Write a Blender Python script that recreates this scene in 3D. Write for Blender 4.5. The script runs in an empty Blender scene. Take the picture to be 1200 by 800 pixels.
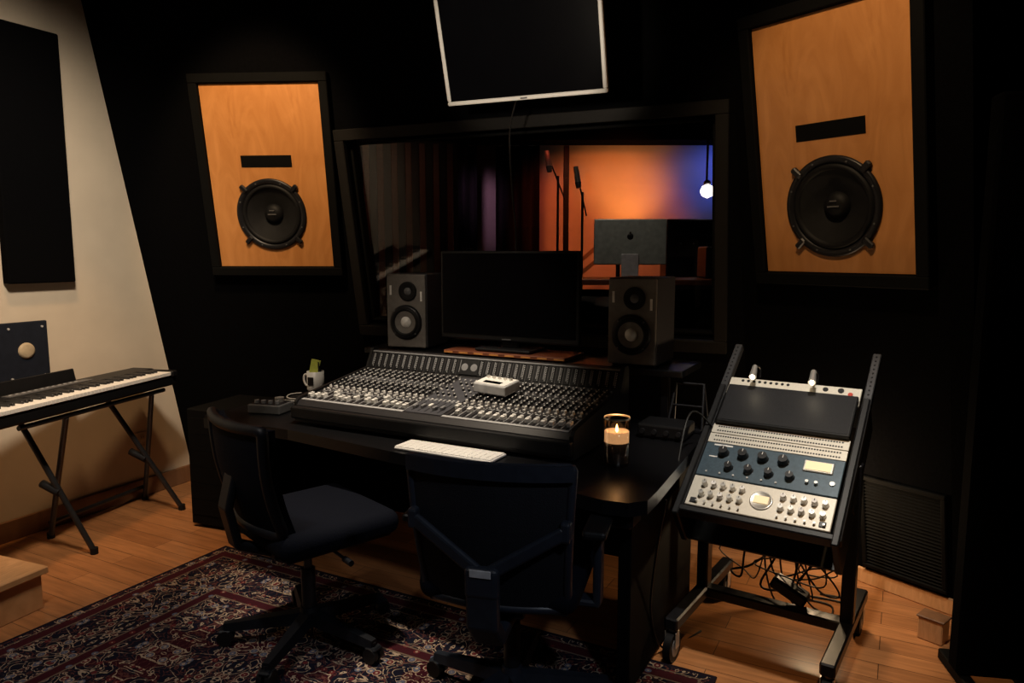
import bpy, bmesh, math, random
from mathutils import Matrix, Vector, Euler
random.seed(4)
rad=math.radians
# ------------------------------------------------------------------ materials
def nt(name):
    m=bpy.data.materials.new(name); m.use_nodes=True
    n=m.node_tree; b=n.nodes['Principled BSDF']; return m,n,b
def mat(name,col,rough=.5,metal=0,var=.15,scale=30,bump=0,emit=None,es=0,spec=.5,coat=0):
    m,n,b=nt(name)
    tc=n.nodes.new('ShaderNodeTexCoord'); no=n.nodes.new('ShaderNodeTexNoise')
    no.inputs['Scale'].default_value=scale; no.inputs['Detail'].default_value=4
    n.links.new(tc.outputs['Object'],no.inputs['Vector'])
    r=n.nodes.new('ShaderNodeValToRGB')
    c=Vector(col)
    r.color_ramp.elements[0].color=(*(c*(1-var)),1); r.color_ramp.elements[1].color=(*(c*(1+var)),1)
    r.color_ramp.elements[0].position=.3; r.color_ramp.elements[1].position=.7
    n.links.new(no.outputs['Fac'],r.inputs['Fac']); n.links.new(r.outputs['Color'],b.inputs['Base Color'])
    b.inputs['Roughness'].default_value=rough; b.inputs['Metallic'].default_value=metal
    b.inputs['Specular IOR Level'].default_value=spec; b.inputs['Coat Weight'].default_value=coat
    if emit: b.inputs['Emission Color'].default_value=(*emit,1); b.inputs['Emission Strength'].default_value=es
    if bump:
        bp=n.nodes.new('ShaderNodeBump'); bp.inputs['Strength'].default_value=bump; bp.inputs['Distance'].default_value=.01
        n.links.new(no.outputs['Fac'],bp.inputs['Height']); n.links.new(bp.outputs['Normal'],b.inputs['Normal'])
    return m
def M1(n,op,a,b=None,c=None):
    x=n.nodes.new('ShaderNodeMath'); x.operation=op
    for i,v in enumerate((a,b,c)):
        if v is None: continue
        if isinstance(v,(int,float)): x.inputs[i].default_value=v
        else: n.links.new(v,x.inputs[i])
    return x.outputs[0]
def MIX(n,f,a,b):
    x=n.nodes.new('ShaderNodeMix'); x.data_type='RGBA'
    if isinstance(f,(int,float)): x.inputs[0].default_value=f
    else: n.links.new(f,x.inputs[0])
    for i,v in ((6,a),(7,b)):
        if isinstance(v,tuple): x.inputs[i].default_value=(*v,1)
        else: n.links.new(v,x.inputs[i])
    return x.outputs[2]
def woodmat(name,c1,c2,stretch=(3,3,1),scale=4,rough=.45,coat=0,dist=1.5):
    m,n,b=nt(name)
    tc=n.nodes.new('ShaderNodeTexCoord'); mp=n.nodes.new('ShaderNodeMapping'); mp.inputs['Scale'].default_value=stretch
    no=n.nodes.new('ShaderNodeTexNoise'); no.inputs['Scale'].default_value=scale; no.inputs['Detail'].default_value=6; no.inputs['Distortion'].default_value=dist
    n.links.new(tc.outputs['Object'],mp.inputs['Vector']); n.links.new(mp.outputs[0],no.inputs['Vector'])
    r=n.nodes.new('ShaderNodeValToRGB'); r.color_ramp.elements[0].color=(*c1,1); r.color_ramp.elements[1].color=(*c2,1)
    r.color_ramp.elements[0].position=.3; r.color_ramp.elements[1].position=.7
    n.links.new(no.outputs['Fac'],r.inputs['Fac']); n.links.new(r.outputs['Color'],b.inputs['Base Color'])
    b.inputs['Roughness'].default_value=rough; b.inputs['Coat Weight'].default_value=coat
    return m
def floormat():
    m,n,b=nt('laminate_floor')
    tc=n.nodes.new('ShaderNodeTexCoord'); mp=n.nodes.new('ShaderNodeMapping'); mp.inputs['Rotation'].default_value=(0,0,rad(28))
    n.links.new(tc.outputs['Object'],mp.inputs['Vector'])
    br=n.nodes.new('ShaderNodeTexBrick'); br.inputs['Scale'].default_value=1; br.inputs['Brick Width'].default_value=1.1; br.inputs['Row Height'].default_value=.11
    br.inputs['Mortar Size'].default_value=.0015; br.inputs['Color1'].default_value=(.50,.22,.085,1); br.inputs['Color2'].default_value=(.35,.145,.055,1); br.inputs['Mortar'].default_value=(.08,.035,.015,1)
    n.links.new(mp.outputs[0],br.inputs['Vector'])
    m2=n.nodes.new('ShaderNodeMapping'); m2.inputs['Scale'].default_value=(2,22,1); n.links.new(mp.outputs[0],m2.inputs['Vector'])
    no=n.nodes.new('ShaderNodeTexNoise'); no.inputs['Scale'].default_value=2; no.inputs['Detail'].default_value=6; no.inputs['Distortion'].default_value=.6
    n.links.new(m2.outputs[0],no.inputs['Vector'])
    x=n.nodes.new('ShaderNodeMix'); x.data_type='RGBA'; x.blend_type='MULTIPLY'; x.inputs[0].default_value=.55
    n.links.new(br.outputs['Color'],x.inputs[6])
    r=n.nodes.new('ShaderNodeValToRGB'); r.color_ramp.elements[0].color=(.45,.42,.4,1); r.color_ramp.elements[1].color=(1.2,1.15,1.1,1); r.color_ramp.elements[0].position=.3; r.color_ramp.elements[1].position=.7
    n.links.new(no.outputs['Fac'],r.inputs['Fac']); n.links.new(r.outputs['Color'],x.inputs[7])
    n.links.new(x.outputs[2],b.inputs['Base Color']); b.inputs['Roughness'].default_value=.30
    return m
def rugmat(hx,hy):
    m,n,b=nt('persian_rug_pile')
    tc=n.nodes.new('ShaderNodeTexCoord'); sp=n.nodes.new('ShaderNodeSeparateXYZ'); n.links.new(tc.outputs['Object'],sp.inputs[0])
    X,Y=sp.outputs[0],sp.outputs[1]
    ax=M1(n,'ABSOLUTE',X); ay=M1(n,'ABSOLUTE',Y)
    d=M1(n,'MINIMUM',M1(n,'SUBTRACT',hx,ax),M1(n,'SUBTRACT',hy,ay))   # distance to edge
    px=M1(n,'PINGPONG',X,.31); py=M1(n,'PINGPONG',Y,.31)
    cb=n.nodes.new('ShaderNodeCombineXYZ'); n.links.new(px,cb.inputs[0]); n.links.new(py,cb.inputs[1])
    def noise(sc,dist,det=2):
        no=n.nodes.new('ShaderNodeTexNoise'); no.inputs['Scale'].default_value=sc; no.inputs['Distortion'].default_value=dist; no.inputs['Detail'].default_value=det
        n.links.new(cb.outputs[0],no.inputs['Vector']); return no.outputs['Fac']
    n1=noise(14,1.6); n2=noise(24,1.0); n3=noise(5,.5)
    vines=M1(n,'LESS_THAN',M1(n,'ABSOLUTE',M1(n,'SUBTRACT',n1,.5)),.020)
    vines2=M1(n,'LESS_THAN',M1(n,'ABSOLUTE',M1(n,'SUBTRACT',n2,.47)),.024)
    vo=n.nodes.new('ShaderNodeTexVoronoi'); vo.inputs['Scale'].default_value=21; n.links.new(cb.outputs[0],vo.inputs['Vector'])
    fl=M1(n,'LESS_THAN',vo.outputs['Distance'],.27); fl2=M1(n,'LESS_THAN',vo.outputs['Distance'],.13)
    ring=M1(n,'LESS_THAN',M1(n,'ABSOLUTE',M1(n,'SUBTRACT',vo.outputs['Distance'],.33)),.035)
    navy=(.007,.007,.015); red=(.036,.005,.010); cream=(.38,.28,.20); blue=(.10,.11,.16)
    base=MIX(n,M1(n,'GREATER_THAN',n3,.50),navy,red)
    inb=M1(n,'LESS_THAN',d,.36)
    base=MIX(n,inb,base,navy)
    sep=n.nodes.new('ShaderNodeSeparateColor'); n.links.new(vo.outputs['Color'],sep.inputs[0])
    c=MIX(n,vines2,base,(.10,.035,.03))
    c=MIX(n,vines,c,cream)
    flc=MIX(n,M1(n,'GREATER_THAN',sep.outputs[0],.5),(.12,.02,.022),blue)
    c=MIX(n,fl,c,flc); c=MIX(n,M1(n,'MULTIPLY',ring,M1(n,'GREATER_THAN',sep.outputs[1],.35)),c,cream); c=MIX(n,fl2,c,cream)
    def band(a,bb): return M1(n,'MULTIPLY',M1(n,'GREATER_THAN',d,a),M1(n,'LESS_THAN',d,bb))
    dim=(.16,.11,.08)
    for a,bb,col in ((.0,.02,(.012,.008,.014)),(.045,.052,dim),(.10,.107,dim),(.35,.357,dim),(.40,.407,dim),(.357,.40,(.045,.008,.012)),(.055,.10,(.05,.009,.013))):
        if bb-a>.03:
            c=MIX(n,M1(n,'MULTIPLY',band(a,bb),M1(n,'SUBTRACT',1,fl)),c,col)
        else: c=MIX(n,band(a,bb),c,col)
    n.links.new(c,b.inputs['Base Color']); b.inputs['Roughness'].default_value=.95; b.inputs['Specular IOR Level'].default_value=.1
    fn=n.nodes.new('ShaderNodeTexNoise'); fn.inputs['Scale'].default_value=400; bp=n.nodes.new('ShaderNodeBump'); bp.inputs['Strength'].default_value=.4; bp.inputs['Distance'].default_value=.004
    n.links.new(fn.outputs['Fac'],bp.inputs['Height']); n.links.new(bp.outputs['Normal'],b.inputs['Normal'])
    return m
def glassmat(name,tint=(.75,.72,.75),gl=.06):
    m=bpy.data.materials.new(name); m.use_nodes=True; n=m.node_tree; n.nodes.clear()
    o=n.nodes.new('ShaderNodeOutputMaterial'); t=n.nodes.new('ShaderNodeBsdfTransparent'); t.inputs[0].default_value=(*tint,1)
    g=n.nodes.new('ShaderNodeBsdfGlossy'); g.inputs['Roughness'].default_value=.02; x=n.nodes.new('ShaderNodeMixShader'); x.inputs[0].default_value=gl
    n.links.new(t.outputs[0],x.inputs[1]); n.links.new(g.outputs[0],x.inputs[2]); n.links.new(x.outputs[0],o.inputs[0]); return m

WB=mat('black_fabric_wall',(.0022,.0022,.0026),.95,spec=.02,scale=80,bump=.2)
CEIL=mat('black_ceiling',(.004,.004,.004),.95,spec=.05)
WW=mat('cream_plaster',(.62,.53,.42),.85,scale=6,var=.04,bump=.08)
BASE=woodmat('baseboard_wood',(.16,.075,.035),(.24,.12,.06))
PINE=woodmat('pine_wood',(.50,.25,.10),(.66,.35,.16),(8,2,2))
BIRCH=woodmat('birch_veneer',(.50,.20,.055),(.62,.27,.085),(4,4,1.2),2.2,.4,.1,2.5)
BLK=mat('black_plastic',(.007,.007,.008),.45,spec=.35)
BLKM=mat('black_metal',(.012,.012,.015),.38,.3)
RAIL=mat('rail_metal',(.07,.07,.075),.4,.6)
TRIM=mat('dark_trim',(.0025,.0025,.0025),.75,spec=.10)
DESK=mat('black_laminate',(.005,.005,.006),.33,scale=60,spec=.4)
NAVY=mat('dark_navy_fabric',(.0035,.0045,.009),.85,scale=200,bump=.2,spec=.1)
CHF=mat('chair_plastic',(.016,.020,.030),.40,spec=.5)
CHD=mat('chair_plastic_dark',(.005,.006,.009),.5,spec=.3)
GREY=mat('grey_plastic',(.10,.10,.105),.5)
LG=mat('light_grey_plastic',(.45,.45,.46),.45)
WHT=mat('white_plastic',(.85,.83,.80),.4,var=.03)
SIL=mat('brushed_silver',(.66,.64,.60),.32,.7,var=.06,scale=120)
SILP=mat('silver_faceplate',(.66,.62,.54),.45,.2,var=.05,scale=150)
RUB=mat('cone_rubber',(.004,.004,.005),.6,spec=.25)
CONE=mat('speaker_cone',(.009,.009,.010),.65,spec=.2)
MESHB=mat('perforated_black',(.010,.010,.012),.55,spec=.22,scale=700,var=.8)
SPKB=mat('speaker_cabinet',(.040,.038,.044),.6,scale=200,bump=.1)
SPKF=mat('speaker_baffle',(.15,.135,.125),.55)
SCR=mat('screen_glass',(.003,.003,.004),.14,scale=3,spec=.4)
KNW=mat('knob_white',(.80,.78,.76),.4)
KNB=mat('knob_black',(.015,.015,.017),.35)
KND=mat('knob_grey',(.20,.20,.21),.4)
CONS=mat('console_surface',(.018,.016,.018),.5,scale=90)
CONS2=mat('console_master_surface',(.06,.06,.07),.5)
COMPB=mat('blue_faceplate',(.050,.082,.110),.4,.2,scale=100)
REDW=woodmat('red_wood',(.12,.035,.015),(.20,.06,.028),(2,8,8))
YEL=mat('yellow_card',(.55,.60,.10),.6)
WAX=mat('candle_wax',(.30,.26,.25),.6)
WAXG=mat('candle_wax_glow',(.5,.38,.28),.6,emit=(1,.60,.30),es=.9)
FLAME=mat('candle_flame',(1,.7,.3),.5,emit=(1,.62,.25),es=14)
BULB=mat('lamp_bulb',(1,.8,.5),.4,emit=(1,.75,.45),es=2)
GLS=glassmat('window_glass',(.88,.85,.84),.035); CUPG=glassmat('candle_glass',(.88,.80,.72),.22)
VU=mat('vu_face',(.8,.66,.42),.5,emit=(1,.78,.45),es=.45,var=.02)
ALU=mat('aluminium',(.34,.37,.34),.4,.2)
RUBW=mat('cable_black',(.006,.006,.006),.5)
BEIGE=mat('beige_disc',(.45,.36,.24),.6)
NAVP=mat('navy_board',(.010,.013,.022),.7,spec=.2)

# ------------------------------------------------------------------ mesh builder
class Ob:
    def __init__(s,name): s.name=name; s.V=[]; s.F=[]; s.FM=[]; s.FS=[]; s.mats=[]; s.M=Matrix()
    def mi(s,m):
        if m not in s.mats: s.mats.append(m)
        return s.mats.index(m)
    def add(s,vs,fs,m,M=None,smooth=False):
        o=len(s.V); T=s.M if M is None else s.M@M
        s.V+= [T@Vector(v) for v in vs]; i=s.mi(m)
        for k,f in enumerate(fs):
            s.F.append([o+j for j in f]); s.FM.append(i); s.FS.append(smooth if isinstance(smooth,bool) else smooth[k])
    def box(s,c,sz,m,R=None,bev=0,seg=1,smooth=False):
        T=Matrix.Translation(c)
        if R is not None: T=T@(R if isinstance(R,Matrix) else Euler([rad(a) for a in R]).to_matrix().to_4x4())
        x,y,z=[a/2 for a in sz]
        if not bev:
            vs=[(-x,-y,-z),(x,-y,-z),(x,y,-z),(-x,y,-z),(-x,-y,z),(x,-y,z),(x,y,z),(-x,y,z)]
            s.add(vs,[(0,3,2,1),(4,5,6,7),(0,1,5,4),(1,2,6,5),(2,3,7,6),(3,0,4,7)],m,T,smooth); return
        bm=bmesh.new(); bmesh.ops.create_cube(bm,size=1); bmesh.ops.scale(bm,vec=sz,verts=bm.verts)
        bmesh.ops.bevel(bm,geom=bm.edges[:],offset=min(bev,min(sz)*.49),segments=seg,affect='EDGES',profile=.5)
        bm.verts.index_update()
        s.add([v.co[:] for v in bm.verts],[[v.index for v in f.verts] for f in bm.faces],m,T,smooth); bm.free()
    def cyl(s,p1,p2,r,m,r2=None,seg=14,caps=True):
        p1=Vector(p1);p2=Vector(p2); d=p2-p1; L=d.length; r2=r if r2 is None else r2
        T=Matrix.Translation(p1)@d.to_track_quat('Z','Y').to_matrix().to_4x4()
        cs=[(math.cos(2*math.pi*i/seg),math.sin(2*math.pi*i/seg)) for i in range(seg)]
        vs=[(a*r,b*r,0) for a,b in cs]+[(a*r2,b*r2,L) for a,b in cs]
        s.add(vs,[(i,(i+1)%seg,seg+(i+1)%seg,seg+i) for i in range(seg)],m,T,True)
        if caps: s.add(vs,[tuple(range(seg))[::-1],tuple(range(seg,2*seg))],m,T,False)
    def lathe(s,prof,m,M=None,seg=32,smooth=True):
        vs=[];fs=[]
        for r,z in prof:
            for i in range(seg): a=2*math.pi*i/seg; vs.append((r*math.cos(a),r*math.sin(a),z))
        for k in range(len(prof)-1):
            for i in range(seg):
                j=(i+1)%seg; fs.append((k*seg+i,k*seg+j,(k+1)*seg+j,(k+1)*seg+i))
        s.add(vs,fs,m,M,smooth)
    def tube(s,pts,r,m,seg=8,res=6,closed=False):
        P=[Vector(p) for p in pts]; out=[]
        if res>1 and len(P)>2:
            n=len(P)
            for i in range(n if closed else n-1):
                a=P[(i-1)%n] if (closed or i>0) else P[0]; b=P[i]; c=P[(i+1)%n]; d=P[(i+2)%n] if (closed or i+2<n) else P[n-1]
                for k in range(res):
                    t=k/res; out.append(.5*((2*b)+(c-a)*t+(2*a-5*b+4*c-d)*t*t+(3*b-a-3*c+d)*t**3))
            if not closed: out.append(P[-1])
        else: out=P
        n=len(out); vs=[]; fs=[]; up=None
        for i,p in enumerate(out):
            t=(out[(i+1)%n]-out[i-1]) if (closed or 0<i<n-1) else (out[1]-out[0] if i==0 else out[-1]-out[-2])
            t.normalize()
            if up is None: up=t.orthogonal().normalized()
            up=(up-t*up.dot(t)).normalized(); w=t.cross(up)
            for k in range(seg): a=2*math.pi*k/seg; vs.append(p+up*r*math.cos(a)+w*r*math.sin(a))
        for i in range(n if closed else n-1):
            for k in range(seg):
                j=(i+1)%n; l=(k+1)%seg; fs.append((i*seg+k,i*seg+l,j*seg+l,j*seg+k))
        s.add(vs,fs,m,None,True)
        if not closed: s.add(vs,[tuple(range(seg))[::-1],tuple(range((n-1)*seg,n*seg))],m)
    def prism(s,pts,z0,z1,m,M=None):
        n=len(pts); vs=[(x,y,z0) for x,y in pts]+[(x,y,z1) for x,y in pts]
        s.add(vs,[tuple(range(n))[::-1],tuple(range(n,2*n))]+[(i,(i+1)%n,n+(i+1)%n,n+i) for i in range(n)],m,M)
    def done(s,M=None):
        me=bpy.data.meshes.new(s.name); me.from_pydata([tuple(v) for v in s.V],[],s.F)
        for m in s.mats: me.materials.append(m)
        for p,i,sm in zip(me.polygons,s.FM,s.FS): p.material_index=i; p.use_smooth=sm
        bm=bmesh.new(); bm.from_mesh(me); bmesh.ops.recalc_face_normals(bm,faces=bm.faces); bm.to_mesh(me); bm.free()
        ob=bpy.data.objects.new(s.name,me); bpy.context.scene.collection.objects.link(ob)
        if M is not None: ob.matrix_world=M
        return ob
def TR(x,y,z=0,phi=0,tilt=0):   # front is local -y ; phi clockwise yaw ; tilt leans top toward front
    return Matrix.Translation((x,y,z))@Matrix.Rotation(-rad(phi),4,'Z')@Matrix.Rotation(rad(tilt),4,'X')
RA=28.0
e1=Vector((math.cos(rad(RA)),-math.sin(rad(RA)))); e2=Vector((math.sin(rad(RA)),math.cos(rad(RA))))
def RS(r,s,z=0,dphi=0,tilt=0):
    p=r*e1+s*e2; return TR(p.x,p.y,z,RA+dphi,tilt)
FRONT=Matrix.Rotation(rad(90),4,'X')   # local z -> -y (faces viewer)

# ------------------------------------------------------------------ room shell
T=10.5; tt=math.tan(rad(T)); CZ=3.1
W=[((-2.243,4.466),4.0),((-1.02,4.38),23.37),((1.077,3.474),54.0)]
def line(i,z):
    if i==-1: return Vector((-4.42,0)),Vector((.4874,1)).normalized()
    (x,y),ph=W[i]; n=Vector((-math.sin(rad(ph)),-math.cos(rad(ph))))
    return Vector((x,y))+n*tt*(z-1.5),Vector((math.cos(rad(ph)),-math.sin(rad(ph))))
def isect(i,j,z):
    p,d=line(i,z); q,e=line(j,z); den=d.x*e.y-d.y*e.x; w=q-p; t=(w.x*e.y-w.y*e.x)/den; r=p+d*t; return Vector((r.x,r.y,z))
def wallmat(i): (x,y),ph=W[i]; return TR(x,y,1.5,ph,T)
def slab(name,c,m,th=.08,hole=None,nrm=None):
    c=[Vector(v) for v in c]; n=(c[1]-c[0]).cross(c[3]-c[0]).normalized(); o=-n*th
    ob=Ob(name)
    if not hole:
        vs=c+[v+o for v in c]; ob.add(vs,[(0,1,2,3),(7,6,5,4),(0,4,5,1),(1,5,6,2),(2,6,7,3),(3,7,4,0)],m)
    else:
        h=[Vector(v) for v in hole]; vs=c+h+[v+o for v in c]+[v+o for v in h]; fs=[]
        for i in range(4):
            j=(i+1)%4; fs+=[(i,j,4+j,4+i),(8+j,8+i,12+i,12+j),(i,8+i,8+j,j),(4+i,4+j,12+j,12+i)]
        ob.add(vs,fs,m)
    return ob.done()
p0=[isect(-1,0,z) for z in (0,CZ)]; p1=[isect(0,1,z) for z in (0,CZ)]; p2=[isect(1,2,z) for z in (0,CZ)]
p3=[]
for z in (0,CZ):
    p,d=line(2,z); q=p+d*1.0; p3.append(Vector((q.x,q.y,z)))
slab('wall_front_left',[p0[0],p1[0],p1[1],p0[1]],WB)
M1w=wallmat(1)
hu0,hu1,hv0,hv1=.15,2.165,-.44,.625
slab('wall_front_center',[p1[0],p2[0],p2[1],p1[1]],WB,hole=[M1w@Vector((hu0,0,hv0)),M1w@Vector((hu1,0,hv0)),M1w@Vector((hu1,0,hv1)),M1w@Vector((hu0,0,hv1))])
slab('wall_front_right',[p2[0],p3[0],p3[1],p2[1]],WB)
LB=Vector((-5.2,-1.6,0)); 
slab('wall_left',[LB,p0[0],Vector((p0[1].x,p0[1].y,CZ)),LB+Vector((0,0,CZ))],WW)
slab('wall_soffit_side',[p3[0],Vector((2.4,3.35,0)),Vector((2.4,3.35,CZ)),p3[1]],WB)
slab('wall_right',[(2.4,3.35,0),(2.4,-1.6,0),(2.4,-1.6,CZ),(2.4,3.35,CZ)],WB)
slab('wall_back',[(2.4,-1.6,0),(-5.2,-1.6,0),(-5.2,-1.6,CZ),(2.4,-1.6,CZ)],mat('back_wall_paint',(.03,.027,.025),.9))
fl=Ob('floor'); fl.box((-.8,3.0,-.05),(9.6,9.6,.1),floormat()); fl.done()
ce=Ob('ceiling'); ce.box((-.8,3.0,CZ+.05),(9.6,9.6,.1),CEIL); ce.done()
bb=Ob('baseboard_left'); d=(p0[0]-LB); L=d.length; ang=math.atan2(d.y,d.x)
bb.box((L/2,-.010,.055),(L,.018,.11),BASE,bev=.004); bb.done(Matrix.Translation(LB)@Matrix.Rotation(ang,4,'Z'))
bb=Ob('baseboard_right'); d=(p3[0]-p2[0]); L=d.length
bb.box((L/2,-.013,.035),(L,.02,.07),PINE,bev=.004); bb.done(Matrix.Translation(p2[0])@Matrix.Rotation(math.atan2(d.y,d.x),4,'Z'))

# ------------------------------------------------------------------ live room behind the glass
LWm=mat('live_room_plaster',(.60,.52,.46),.85,var=.10,scale=2)
slab('wall_live_back',[(-3.0,7.3,0),(4.0,7.3,0),(4.0,7.3,CZ),(-3.0,7.3,CZ)],LWm)
slab('wall_live_left',[(-3.0,4.9,0),(-3.0,7.3,0),(-3.0,7.3,CZ),(-3.0,4.9,CZ)],WB)
slab('wall_live_right',[(4.0,7.3,0),(4.0,3.4,0),(4.0,3.4,CZ),(4.0,7.3,CZ)],WB)
o=Ob('trim_1'); o.box((.6,7.05,2.80),(6.6,.35,.58),WB); o.done()

# ------------------------------------------------------------------ control room window
o=Ob('window_1'); fw=.062
u0,u1,v0,v1=hu0,hu1,hv0,hv1
def ring(o,u0,u1,v0,v1,w,y,dy,m,bev=.004):
    o.box(((u0+u1)/2,y,v0-w/2),(u1-u0+2*w,dy,w),m,bev=bev); o.box(((u0+u1)/2,y,v1+w/2),(u1-u0+2*w,dy,w),m,bev=bev)
    o.box((u0-w/2,y,(v0+v1)/2),(w,dy,v1-v0),m,bev=bev); o.box((u1+w/2,y,(v0+v1)/2),(w,dy,v1-v0),m,bev=bev)
WF=mat('window_frame_paint',(.007,.006,.0055),.6,spec=.2)
ring(o,u0,u1,v0,v1,fw,-.019,.034,WF)
ring(o,u0+.018,u1-.018,v0+.03,v1-.03,.016,.05,.06,TRIM)
o.box(((u0+u1)/2,.05,(v0+v1)/2),(u1-u0-.03,.008,v1-v0-.05),GLS)
o.done(M1w)

# ------------------------------------------------------------------ soffit main monitors
def main_mon(i,uc,w,zc,zs):
    o=Ob('soffit_loudspeaker'); b0,b1=-.08,.945; yf=-.045; R=.178
    # birch baffle with a real circular driver cut-out
    cor=[(w,b1-zc),(-w,b1-zc),(-w,b0-zc),(w,b0-zc)]
    angs=sorted(set([2*math.pi*k/64 for k in range(64)]+[math.atan2(y,x)%(2*math.pi) for x,y in cor]))
    n=len(angs); vs=[]
    for a in angs:
        c,s_=math.cos(a),math.sin(a)
        t=min([t for t in ((w if c>0 else -w)/c if abs(c)>1e-9 else 9,((b1-zc) if s_>0 else (b0-zc))/s_ if abs(s_)>1e-9 else 9)])
        vs+=[(R*c,yf,zc+R*s_),(t*c,yf,zc+t*s_),(R*c,-.002,zc+R*s_),(t*c,-.002,zc+t*s_)]
    fs=[]
    for k in range(n):
        a,b=4*k,4*((k+1)%n); fs+=[(a,a+1,b+1,b),(a+1,a+3,b+3,b+1),(a,b,b+2,a+2)]
    o.add(vs,fs,BIRCH)
    ring(o,-w-.004,w+.004,b0-.004,b1+.004,.05,-.035,.066,TRIM)
    F=Matrix.Translation((0,yf,zc))@FRONT
    o.lathe([(.205,0),(.205,.010),(.198,.014),(.180,.014),(.172,.004)],BLKM,F,56)
    o.lathe([(.174,.004),(.168,.014),(.155,.016),(.146,.002)],RUB,F,56)
    o.lathe([(.147,.003),(.10,-.018),(.055,-.034)],CONE,F,56)
    o.lathe([(.057,-.034),(.05,-.014),(.03,-.004),(.0001,.0)],RUB,F,40)
    o.box((0,yf-.002,zc),(.05,.002,.006),GREY); o.box((0,yf-.001,zc+.022),(.03,.002,.006),GREY)
    for a in (45,135,225,315):
        c=Vector((math.cos(rad(a)),0,math.sin(rad(a))))
        o.box(Vector((0,yf-.012,zc))+c*.208,(.05,.022,.026),BLKM,R=Matrix.Rotation(-rad(a),4,'Y'),bev=.005)
    for k in range(8):
        a=rad(22.5+45*k); o.cyl((.189*math.cos(a),yf-.013,zc+.189*math.sin(a)),(.189*math.cos(a),yf-.017,zc+.189*math.sin(a)),.004,GREY,seg=8)
    o.box((0,yf,zs),(.295,.006,.066),TRIM,bev=.001)
    return o.done(wallmat(i)@Matrix.Translation((uc,-.001,0)))
main_mon(0,.858,.34,.225,.525); main_mon(2,.497,.325,.192,.497)

# ------------------------------------------------------------------ overhead tv
o=Ob('wall_television'); w,h=.72,.46
o.box((0,.02,h/2),(w,.03,h),BLK,bev=.006,seg=2)
ring(o,-w/2+.016,w/2-.016,.018,h-.016,.017,.0,.024,WHT)
o.box((0,.0,h/2),(w-.03,.01,h-.03),SCR)
o.box((0,-.012,.009),(.03,.004,.006),GREY)
o.box((0,.06,h/2),(.25,.05,.25),BLKM,bev=.01)
o.box((0,.11,h/2),(.10,.06,.10),BLKM,bev=.01)
Mtv=TR(.055,3.2,2.135,23,17)
c=Mtv.inverted()@Vector((.06+.07,3.2+.13,CZ)); o.cyl((0,.11,h/2),c,.02,BLKM)
o.cyl(c,c+(Mtv.inverted().to_3x3()@Vector((0,0,-.02))),.07,BLKM)
o.done(Mtv)
o=Ob('hanging_cable'); o.tube([(.03,3.36,2.2),(-.01,3.48,2.05),(0.0,3.62,1.8),(.02,3.66,1.55),(.0,3.68,1.3),(.02,3.68,1.1)],.004,RUBW); o.done()

# ------------------------------------------------------------------ desk
o=Ob('studio_desk')
pts=[(-2.85,2.30),(-2.80,2.25),(-2.3,2.27),(-1.7,2.20),(-1.25,2.16),(-1.0,2.10),(-.78,2.06),(-.70,2.07),(-.655,2.12),(-.655,2.22),(-.70,3.16),(-2.85,3.16)]
o.prism(pts,.695,.74,DESK)
o.box((-.76,2.62,.3545),(.045,.80,.681),TRIM,bev=.004); o.box((-2.78,2.80,.3475),(.045,.58,.695),TRIM,bev=.004)
o.box((-1.77,3.0,.42),(1.98,.03,.54),TRIM)
o.box((-.85,2.16,.665),(.30,.10,.06),DESK,bev=.01)
o.box((-1.67,3.24,.975),(1.72,.34,.03),DESK,bev=.004)
for r in (-2.45,-1.67,-.90): o.box((r,3.14,.85),(.03,.04,.22),DESK)
Mroom=TR(0,0,0,RA); o.done(Mroom)

# ------------------------------------------------------------------ mixing console
o=Ob('mixing_console'); CW=1.35
side=[(0,0),(.60,0),(.60,.235),(.585,.255),(.545,.255),(.50,.165),(.02,.095),(0,.075)]
def sideprism(x0,x1,m,pts=side):
    n=len(pts); vs=[(x0,a,b) for a,b in pts]+[(x1,a,b) for a,b in pts]
    o.add(vs,[tuple(range(n))[::-1],tuple(range(n,2*n))]+[(i,(i+1)%n,n+(i+1)%n,n+i) for i in range(n)],m)
sideprism(.015,CW-.015,CONS)
sp=[(a,b+.012) if b>.05 else (a,b) for a,b in side]; sideprism(0,.016,BLK,sp); sideprism(CW-.016,CW,BLK,sp)
o.box((CW/2,-.012,.045),(CW,.03,.055),BLK,bev=.008,seg=2)
sl=math.atan2(.07,.48); S=Matrix.Translation((0,.02,.095))@Matrix.Rotation(sl,4,'X')
old=o.M; o.M=S
SLn=.485
def knob(x,y,m,r=.0065,h=.012,tip=True):
    T0=Matrix.Translation((x,y,0)); o.lathe([(r,0),(r*.85,h),(0.0001,h)],m,T0,8,False)
    if tip: o.box((x,y+r*.2,h+.0006),(.0034,r*1.5,.0018),KNW)
kx=.0346; xs=[.021+kx*(i+.5) for i in range(16)]; xm0=.021+16*kx; xm1=xm0+.19; xs+=[xm1+kx*(i+.5) for i in range(16)]
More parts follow.
